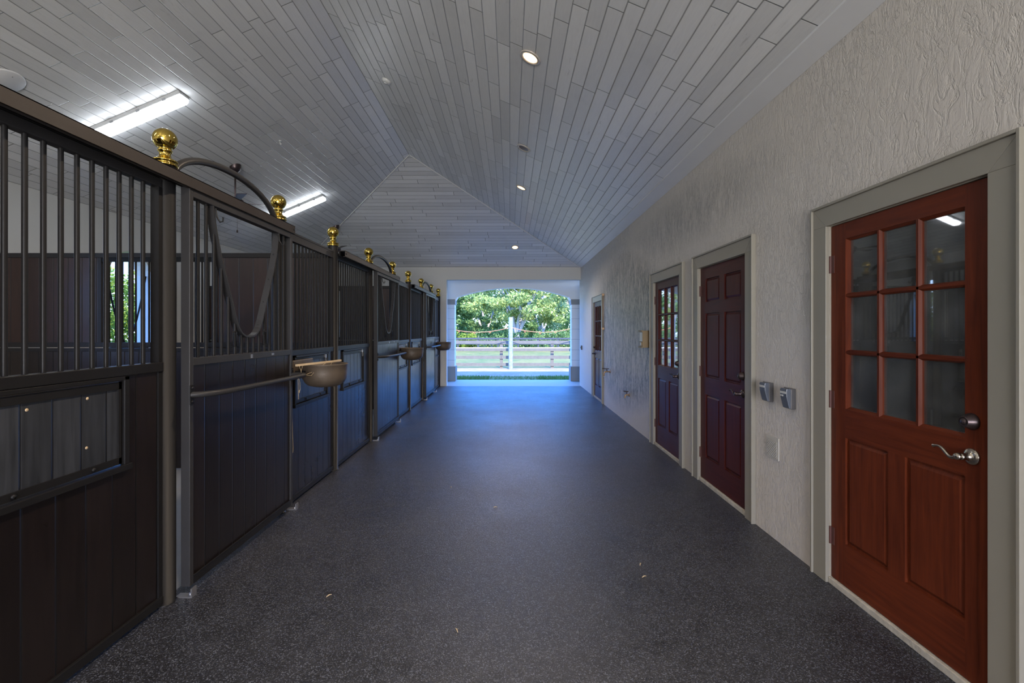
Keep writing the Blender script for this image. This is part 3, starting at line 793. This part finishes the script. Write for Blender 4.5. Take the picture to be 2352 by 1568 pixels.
spigot(7.35,.46,.6,'small low brass spigot in the middle of the right wall')
t=thing('wall_switch',(RW,12.15,1.02)); mb=MB(); mb.box(-.03,0,-.035,.035,-.055,.055); mb.build('switch_box',mat_greybox,t,.003)
mb=MB(); mb.box(-.04,-.03,-.01,.01,-.02,.02); mb.build('toggle',mat_black,t); tag(t,'small black switch box at the far end of the right wall','switch')
t=thing('wall_rod',(RW,9.30,0)); mb=MB(); mb.tube([(-.02,0,1.47),(-.02,0,2.20)],.006,8); mb.build('rod',mat_brass2,t)
for z in (1.50,2.17): mb=MB(); mb.box(-.045,0,-.015,.015,z-.02,z+.02); mb.build('rod_clip',mat_brass2,t)
tag(t,'thin upright rod with clips beside the farthest door casing','rod')

# ------------------------------------------------------------------ lights and ceiling things
def slope_rot(side):   # normal of slope pointing down
    a=math.atan(PT); return a if side=='L' else -a
fl=['fluorescent strip light partly hidden behind the nearest stall top rail','fluorescent strip light on the left slope behind the second brass ball','fluorescent strip light over the aisle end out of frame']
def strip(y,x,label):
    t=thing('strip_light',(x,y,RZ+PT*(x-RX)-.002),label,'strip light','fluorescent strip lights on the left slope')
    t.rotation_euler=(0,-math.atan(PT),0)
    mb=MB(); mb.prism([(-.085,0),(.085,0),(.075,-.035),(-.075,-.035)],-.63,.63,'x'); mb.build('housing',mat_house,t,.004)
    mb=MB()
    n=12; sec=[(-.072,-.035),(-.070,-.060),(-.055,-.082),(.055,-.082),(.070,-.060),(.072,-.035)]
    vs=[];fs=[]
    xs=[-.62,-.595]+[.595,.62]; fac=[.85,1,1,.85]
    for x_,f in zip(xs,fac):
        for (a,b2) in sec: vs.append((x_,a*f,-.035+(b2+.035)*f))
    for i in range(3):
        for k in range(5): fs.append((i*6+k,i*6+k+1,i*6+k+7,i*6+k+6))
    fs+=[tuple(range(6)),tuple(range(18,24))[::-1]]
    mb.add(vs,fs); mb.build('diffuser',mat_diff,t)
    mb=MB()
    for q in (-.45,-.15,.15,.45):
        for s in (-1,1): mb.box(q-.02,q+.02,s*.078-.004,s*.078+.004,-.045,-.02)
    mb.build('clip',mat_galv,t)
    return t
# the prism above was extruded along x; its polygon is (y,z)
strip(5.03,-4.07,fl[0]); strip(8.83,-4.07,fl[1]); strip(1.25,-4.07,'fluorescent strip light on the left slope nearest the camera'); strip(-2.4,-4.07,'added unseen strip light on the left slope behind the camera')  # fixture behind the camera is added for extra ambient light
def can(x,y,z,rx,ry,on,label):
    t=thing('recessed_light',(x,y,z-.002),label,'recessed light','recessed ceiling lights'); t.rotation_euler=(rx,ry,0)
    mb=MB(); mb.lathe([(.066,.0),(.070,-.008),(.092,-.008),(.096,-.003),(.096,0),(.066,0)],(0,0,0),'z',32,close=False); mb.build('trim_ring',mat_ring,t)
    mb=MB(); mb.lathe([(.066,-.002),(.04,-.006),(0,-.008)],(0,0,0),'z',24,close=False); mb.build('lamp_face',mat_warm if on else mat_offlamp,t)
    if on:
        l=bpy.data.lights.new('recessed_spot','SPOT'); l.energy=85; l.color=(1,.80,.60); l.spot_size=math.radians(125); l.spot_blend=.6; l.shadow_soft_size=.05
        lo=bpy.data.objects.new('bulb',l); C.objects.link(lo); lo.parent=t; lo.location=(0,0,-.02)
rs=math.atan(PT)
can(.177,4.08,zr(.177),0,rs,True,'nearest and largest glowing recessed light on the right slope')
can(.18,6.11,zr(.18),0,rs,False,'unlit dark recessed light between the two glowing ones')
can(.19,7.79,zr(.19),0,rs,True,'glowing recessed light right above the hip, beyond the unlit one')
can(.127,11.48,EZ+PT*(YE-11.48),-rs,0,True,'small glowing recessed light on the far hip slope')
can(.18,2.1,zr(.18),0,rs,True,'recessed light just above the frame'); can(.18,0.1,zr(.18),0,rs,True,'recessed light above the camera'); can(.18,-2.0,zr(.18),0,rs,True,'recessed light behind the camera')
t=thing('smoke_detector',(-1.525,5.82,zr(-1.525)-.001),'round white smoke detector near the ridge','smoke detector'); t.rotation_euler=(0,rs,0)
mb=MB(); mb.lathe([(.06,0),(.06,-.012),(.05,-.03),(.03,-.036),(0,-.036)],(0,0,0),'z',24); mb.build('detector_body',mat_white,t)
mb=MB(); mb.lathe([(.02,-.036),(.018,-.042),(0,-.042)],(0,0,0),'z',16); mb.build('sensor_cap',mat_white,t)
t=thing('ceiling_cover',(-4.38,4.05,RZ+PT*(-4.38-RX)-.001),'flat round cover on the ceiling at the upper left frame edge','ceiling cover'); t.rotation_euler=(0,-rs,0)
mb=MB(); mb.lathe([(.155,0),(.155,-.006),(.148,-.012),(0,-.012)],(0,0,0),'z',40); mb.build('cover_disc',mat_trim,t)
mb=MB(); mb.lathe([(.005,-.012),(.005,-.014),(0,-.015)],(.1,0,0),'z',8); mb.lathe([(.005,-.012),(.005,-.014),(0,-.015)],(-.1,0,0),'z',8); mb.build('cover_screw',mat_galv,t)
for i,(x,y,lb) in enumerate(((-3.21,6.57,'tiny white hook on the left slope above the first arched tube'),(-2.6,9.6,'tiny white hook on the ceiling past the third brass ball'))):
    z=RZ+PT*(x-RX) if i==0 else RZ+PT*(x-RX)
    mb=MB(); mb.tube([(0,0,0),(0,0,-.04),(.012,0,-.055),(.022,0,-.04)],.005,6); mb.lathe([(.02,0),(.018,-.008),(0,-.008)],(0,0,0),'z',12)
    o=mb.build('ceiling_hook',mat_white); o.location=(x,y,z-.002); tag(o,lb,'hook')
def fan(y,label):
    x=-3.93; zc=RZ+PT*(x-RX); t=thing('ceiling_fan',(x,y,zc),label,'ceiling fan','dark ceiling fans over the stalls')
    mb=MB(); mb.lathe([(.075,.03),(.075,-.02),(.06,-.06),(.03,-.085),(.012,-.09),(.012,-.46)],(0,0,0),'z',24); mb.build('canopy_rod',mat_bronze,t)
    mb=MB(); mb.lathe([(.02,-.44),(.05,-.45),(.105,-.48),(.11,-.53),(.08,-.56),(.05,-.58),(.05,-.61),(0,-.62)],(0,0,0),'z',28); mb.build('motor',mat_bronze,t)
    for k in range(5):
        a=k*2*PI/5+.35; mb=MB(); ca,sa=math.cos(a),math.sin(a)
        def P(r,w_,z): return (r*ca-w_*sa,r*sa+w_*ca,z)
        mb.add([P(.1,-.03,-.53),P(.1,.03,-.52),P(.56,.062,-.51),P(.56,-.062,-.53),P(.1,-.03,-.525),P(.1,.03,-.515),P(.56,.062,-.505),P(.56,-.062,-.525)],[(0,3,2,1),(4,5,6,7),(0,1,5,4),(1,2,6,5),(2,3,7,6),(3,0,4,7)])
        mb.build('fan_blade',mat_bronze,t)
    mb=MB(); mb.tube([(.03,0,-.6),(.03,0,-.92)],.002,5); mb.lathe([(0,-.95),(.010,-.945),(.011,-.92),(.004,-.91),(0,-.91)],(.03,0,0),'z',10); mb.build('pull_chain',mat_bronze,t)
fan(6.73,'ceiling fan whose canopy shows through the nearest arched tube'); fan(10.62,'ceiling fan whose canopy shows behind the third brass ball')

# ------------------------------------------------------------------ outside
def flat(name,x0,x1,y0,y1,z,m,dz=.1):
    mb=MB(); mb.box(x0,x1,y0,y1,z-dz,z); return struct(name,mb,m)
flat('ground_lawn',-60,60,-30,110,-.11,mat_lawn)
flat('ground_path',-30,30,15.25,18.62,-.03,mat_path,.08)
flat('ground_verge',-30,30,13.98,15.25,-.035,mat_lawn,.075)
flat('ground_field',-30,30,18.62,60,-.04,mat_lawn,.07)
rnd=random.Random(3)
mb=MB()
for i in range(9000):
    x=rnd.uniform(-2.6,2.9); y=14.02+rnd.random()**1.2*1.25; 
    if abs(x-.1)<.75 and rnd.random()<.75 : continue
    h=rnd.uniform(.03,.085); a=rnd.uniform(0,PI); w=.005; lx=rnd.uniform(-.03,.03)
    mb.add([(x-w*math.cos(a),y-w*math.sin(a),-.036),(x+w*math.cos(a),y+w*math.sin(a),-.036),(x+lx,y+rnd.uniform(-.02,.02),h-.03)],[(0,1,2)])
tag(mb.build('grass',mat_grass),'short green grass along the edge of the concrete outside the arch','grass',None,'stuff')
def fence(y,xs,rails,pw,pd,top,mat,label,rh):
    t=thing('board_fence',(0,y,0),label,'fence')
    for x in xs:
        mb=MB(); mb.box(x-pw/2,x+pw/2,-pd/2,pd/2,-.1,top); mb.build('fence_post',mat,t)
    for z in rails:
        for i in range(0,len(xs)-2,2):
            mb=MB(); mb.box(xs[i],xs[i+2]-.004,-pd/2-.025,-pd/2-.002,z-rh/2,z+rh/2); mb.build('fence_rail',mat,t)
    return t
fence(18.7,[-.336+2.016*k for k in range(-6,7)],[.995,.70,.395,.11],.12,.09,1.06,mat_fence,'nearer weathered grey fence with four wide boards','' or .125)
fence(34,[-.85+1.45*k for k in range(-10,11)],[.86,.50,.17],.11,.09,.92,mat_fardark,'dark board fence farther out in the field, in front of the trees',.12)
mb=MB(); mb.tube([(-8,0,.775),(8,0,.775)],.019,8)  # white tube stands in for the sunlit top edge of the second board
for x in (-6,-2.51,2.54,6): mb.tube([(x,0,.775),(x,0,-.05)],.02,8)
o=mb.build('sunlit_edge_line',mat_sunlit_edge); o.location=(0,18.42,0); tag(o,'long thin white line standing in for the sunlit top of a grey fence board','rail')
pl=['tall peeling white post standing in the middle of the arch view','white post hidden left of the arch','white post hidden right of the arch']
for i,x in enumerate((.034,-2.51,2.54)):
    mb=MB(); prof=[(.085,-.05),(.086,.6),(.083,1.3),(.084,1.93),(.078,1.965),(0,1.97)]; mb.lathe(prof,(0,0,0),'z',18); o=mb.build('timber_post',mat_postw); o.location=(x,18.15,0); tag(o,pl[i],'post','white timber posts by the fence')
for i,(xa,xb) in enumerate(((-2.44,-.05),(.11,2.46))):
    t=thing('sagging_cord',(0,18.13,0),('orange cord sagging from the white post to the left','orange cord sagging from the white post to the right')[i],'cord','orange cords hung from the white post')
    f=lambda s:(xa+(xb-xa)*s,0,1.56-.17*4*s*(1-s)*(1))
    mb=MB(); mb.tube([f(k/20) for k in range(21)],.012,6); mb.build('cord',mat_cord,t)
    for s in (.2,.45,.7): p=f(s); mb=MB(); mb.tube([(p[0]+.03*math.cos(q*PI/5),0,p[2]-.03+.03*math.sin(q*PI/5)) for q in range(11)],.009,6); mb.build('ring',mat_cord,t)

def add_leaves(mb,c,r,n,s0,s1,rnd,zmin=None):
    for i in range(n):
        while True:
            d=Vector((rnd.uniform(-1,1),rnd.uniform(-1,1),rnd.uniform(-1,1)))
            if .2<d.length<=1: break
        d*= (.55+.45*rnd.random())/max(d.length,.01)*d.length**.35
        p=Vector((c[0]+d.x*r[0],c[1]+d.y*r[1],c[2]+d.z*r[2]))
        if zmin is not None and p.z<zmin: continue
        s=rnd.uniform(s0,s1); a=Vector((rnd.gauss(0,1),rnd.gauss(0,1),rnd.gauss(0,1))).normalized(); b2=a.cross(Vector((rnd.gauss(0,1),rnd.gauss(0,1),rnd.gauss(0,1)))).normalized()
        mb.add([p-a*s,p+b2*s*.45,p+a*s,p-b2*s*.45],[(0,1,2,3)])
def tree(x,y,h,r,lm,label,seed,n=60,per=130,forks=6,low=.25,s=(.09,.19)):
    rn=random.Random(seed); t=thing('tree',(x,y,-.1),label,'tree','trees beyond the fences')
    mb=MB(); fk=h*.17; mb.tube([(0,0,0),(.05,0,fk*.5),(0,.05,fk)],[.32,.25,.22],10); tips=[]
    for k in range(forks):
        a=k*2*PI/forks+rn.uniform(-.4,.4); L=h*rn.uniform(.5,.75); out=rn.uniform(.35,.8)*r
        pts=[(0,0,fk*.8)]; 
        for j in range(1,6):
            q=j/5; pts.append((math.cos(a)*out*q+rn.uniform(-.15,.15),math.sin(a)*out*q+rn.uniform(-.15,.15),fk*.8+L*q**(.75)+rn.uniform(-.1,.1)))
        mb.tube(pts,[.15,.12,.095,.07,.045,.02],7); tips.append(pts[-1])
        for j in (2,3,4):
            p=Vector(pts[j]); e=p+Vector((rn.uniform(-1,1)*r*.4,rn.uniform(-1,1)*r*.4,rn.uniform(.2,1)*h*.2)); m_=(p+e)/2+Vector((rn.uniform(-.2,.2),0,.15)); mb.tube([p,m_,e],[.05,.035,.012],5); tips.append(tuple(e))
    mb.build('trunk',mat_bark,t)
    mb=MB()
    for k in range(n):
        a=rn.uniform(0,2*PI); q=rn.random()**.5; zz=rn.uniform(low,1)
        wid=math.sqrt(max(0,1-((zz-.55)/.55)**2))
        c=(math.cos(a)*q*r*wid,math.sin(a)*q*r*wid,zz*h*.93)
        rr=rn.uniform(.45,.95)*r*.27; add_leaves(mb,c,(rr,rr,rr*.6),per,s[0],s[1],rn,.05)
    for p in tips[:len(tips)]:
        add_leaves(mb,p,(.6,.6,.4),40,s[0],s[1],rn,.05)
    f=mb.build('foliage',lm,t); return t
tree(.6,40,7.2,4.3,leafA,'broad spreading oak with pale forked branches behind the white post',11,100,150,8,.36)
tree(-6.2,42,7.6,3.6,leafB,'dark dense tree at the left of the arch view',12,85,170,5,.12)
tree(6.6,43,6.9,3.2,leafC,'pale airy tree at the right of the arch view',13,46,110,6,.3)
tree(-2.6,49,7.6,3.6,leafB,'dark tree behind the oak on its left',14,75,150,4,.1)
tree(3.4,50,7.4,3.6,leafB,'dark tree behind the oak on its right',15,60,150,4,.1)
tree(-12,46,8.4,4.,leafA,'tree far left hidden by the arch pier',16,60,120,4,.1)
tree(12.5,46,8.0,4.,leafB,'tree far right hidden by the arch pier',17,60,120,4,.1)
bl2=['low bright bush at the left foot of the tree line','low bright bush left of the white post','bush under the oak just left of the white post','bush under the oak right of the white post','low bush between oak and pale tree','bright bush at the right edge of the arch view','bush hidden by the left arch pier','bush hidden by the right arch pier']
for i,(x,y,r,h) in enumerate(((-5.6,37,1.5,2.0),(-3.6,37.5,1.3,1.3),(-1.4,38.5,1.6,1.7),(1.7,38,1.5,1.5),(3.9,38.5,1.4,1.6),(6.0,37,1.4,2.1),(-8.4,38,2,2.4),(8.8,38,2,2.2))):
    rn=random.Random(40+i); t=thing('bush',(x,y,-.1),bl2[i],'bush','bushes along the tree line'); mb=MB()
    for k in range(16):
        c=(rn.uniform(-.7,.7)*r,rn.uniform(-.5,.5)*r,rn.uniform(.2,.8)*h); add_leaves(mb,c,(r*.42,r*.42,h*.3),110,.06,.13,rn,.02)
    mb.build('leaves',leafD if i in (0,5,1) else leafB,t); mb=MB(); mb.tube([(0,0,0),(.1,0,h*.6)],[.05,.02],6); mb.tube([(0,0,0),(-.2,0,h*.5)],[.04,.02],6); mb.build('stem',mat_bark,t)
# distant belt of woodland closing the horizon
mb=MB(); rn=random.Random(77)
for k in range(230):
    add_leaves(mb,(rn.uniform(-22,22),rn.uniform(54,58),rn.uniform(.3,4.6)),(1.6,1.2,1.0),110,.14,.26,rn,-.05)
tag(mb.build('woodland',leafB),'dense green woodland closing the view behind all the trees','woodland',None,'stuff')
# hedge seen through the arched openings of the left wall
mb=MB(); rn=random.Random(5)
for k in range(420):
    add_leaves(mb,(rn.uniform(-9.6,-8.9),rn.uniform(6,16),rn.uniform(.2,2.72)),(.4,.5,.35),150,.03,.06,rn,-.05)
tag(mb.build('hedge',leafD),'sunlit yellow-green hedge glimpsed through the bars at the far left','hedge')

# ------------------------------------------------------------------ light
w=bpy.data.worlds.new('sky'); bpy.context.scene.world=w; w.use_nodes=True; nt=w.node_tree; nt.nodes.clear()
out=N(nt,'ShaderNodeOutputWorld'); bg=N(nt,'ShaderNodeBackground'); tc=N(nt,'ShaderNodeTexCoord'); sp=N(nt,'ShaderNodeSeparateXYZ')
nt.links.new(tc.outputs['Generated'],sp.inputs[0])
col=mixc(nt,rng(nt,sp.outputs[2],.05,.16),(.50,.66,.95),(.04,.27,1.0)); 
col=mixc(nt,rng(nt,sp.outputs[2],.3,.9),col,(.15,.34,.95))
nt.links.new(col,bg.inputs[0]); bg.inputs[1].default_value=4.4; nt.links.new(bg.outputs[0],out.inputs[0])
l=bpy.data.lights.new('sun','SUN'); l.energy=5.8; l.angle=math.radians(.6); l.color=(1,.95,.86)
o=bpy.data.objects.new('sun',l); C.objects.link(o); o.rotation_euler=Vector((-.22,1,-1.1)).to_track_quat('-Z','Y').to_euler()
# area light added in the unseen rear doorway, standing in for daylight
l=bpy.data.lights.new('rear_door_fill','AREA'); l.shape='RECTANGLE'; l.size=3.3; l.size_y=2.7; l.energy=250; l.color=(1,.94,.88)
o=bpy.data.objects.new('rear_door_fill',l); C.objects.link(o); o.location=(0,YB-.05,1.4); o.rotation_euler=(PI/2,0,0)

# ------------------------------------------------------------------ camera
cam=bpy.data.cameras.new('camera'); co=bpy.data.objects.new('camera',cam); C.objects.link(co)
cam.sensor_width=36; cam.lens=1080/2352*36; co.location=(0,0,H); co.rotation_euler=(PI/2,0,0)
cam.shift_x=5/2352; cam.shift_y=-26/2352; cam.clip_start=.02; cam.clip_end=500
S=bpy.context.scene; S.camera=co
S.view_settings.view_transform='Standard'; S.view_settings.look='None'; S.view_settings.gamma=1; S.view_settings.use_curve_mapping=False
S.view_settings.exposure=1.05
S.cycles.max_bounces=8; S.cycles.diffuse_bounces=5; S.cycles.glossy_bounces=4; S.cycles.transparent_max_bounces=12
S.cycles.sample_clamp_indirect=6
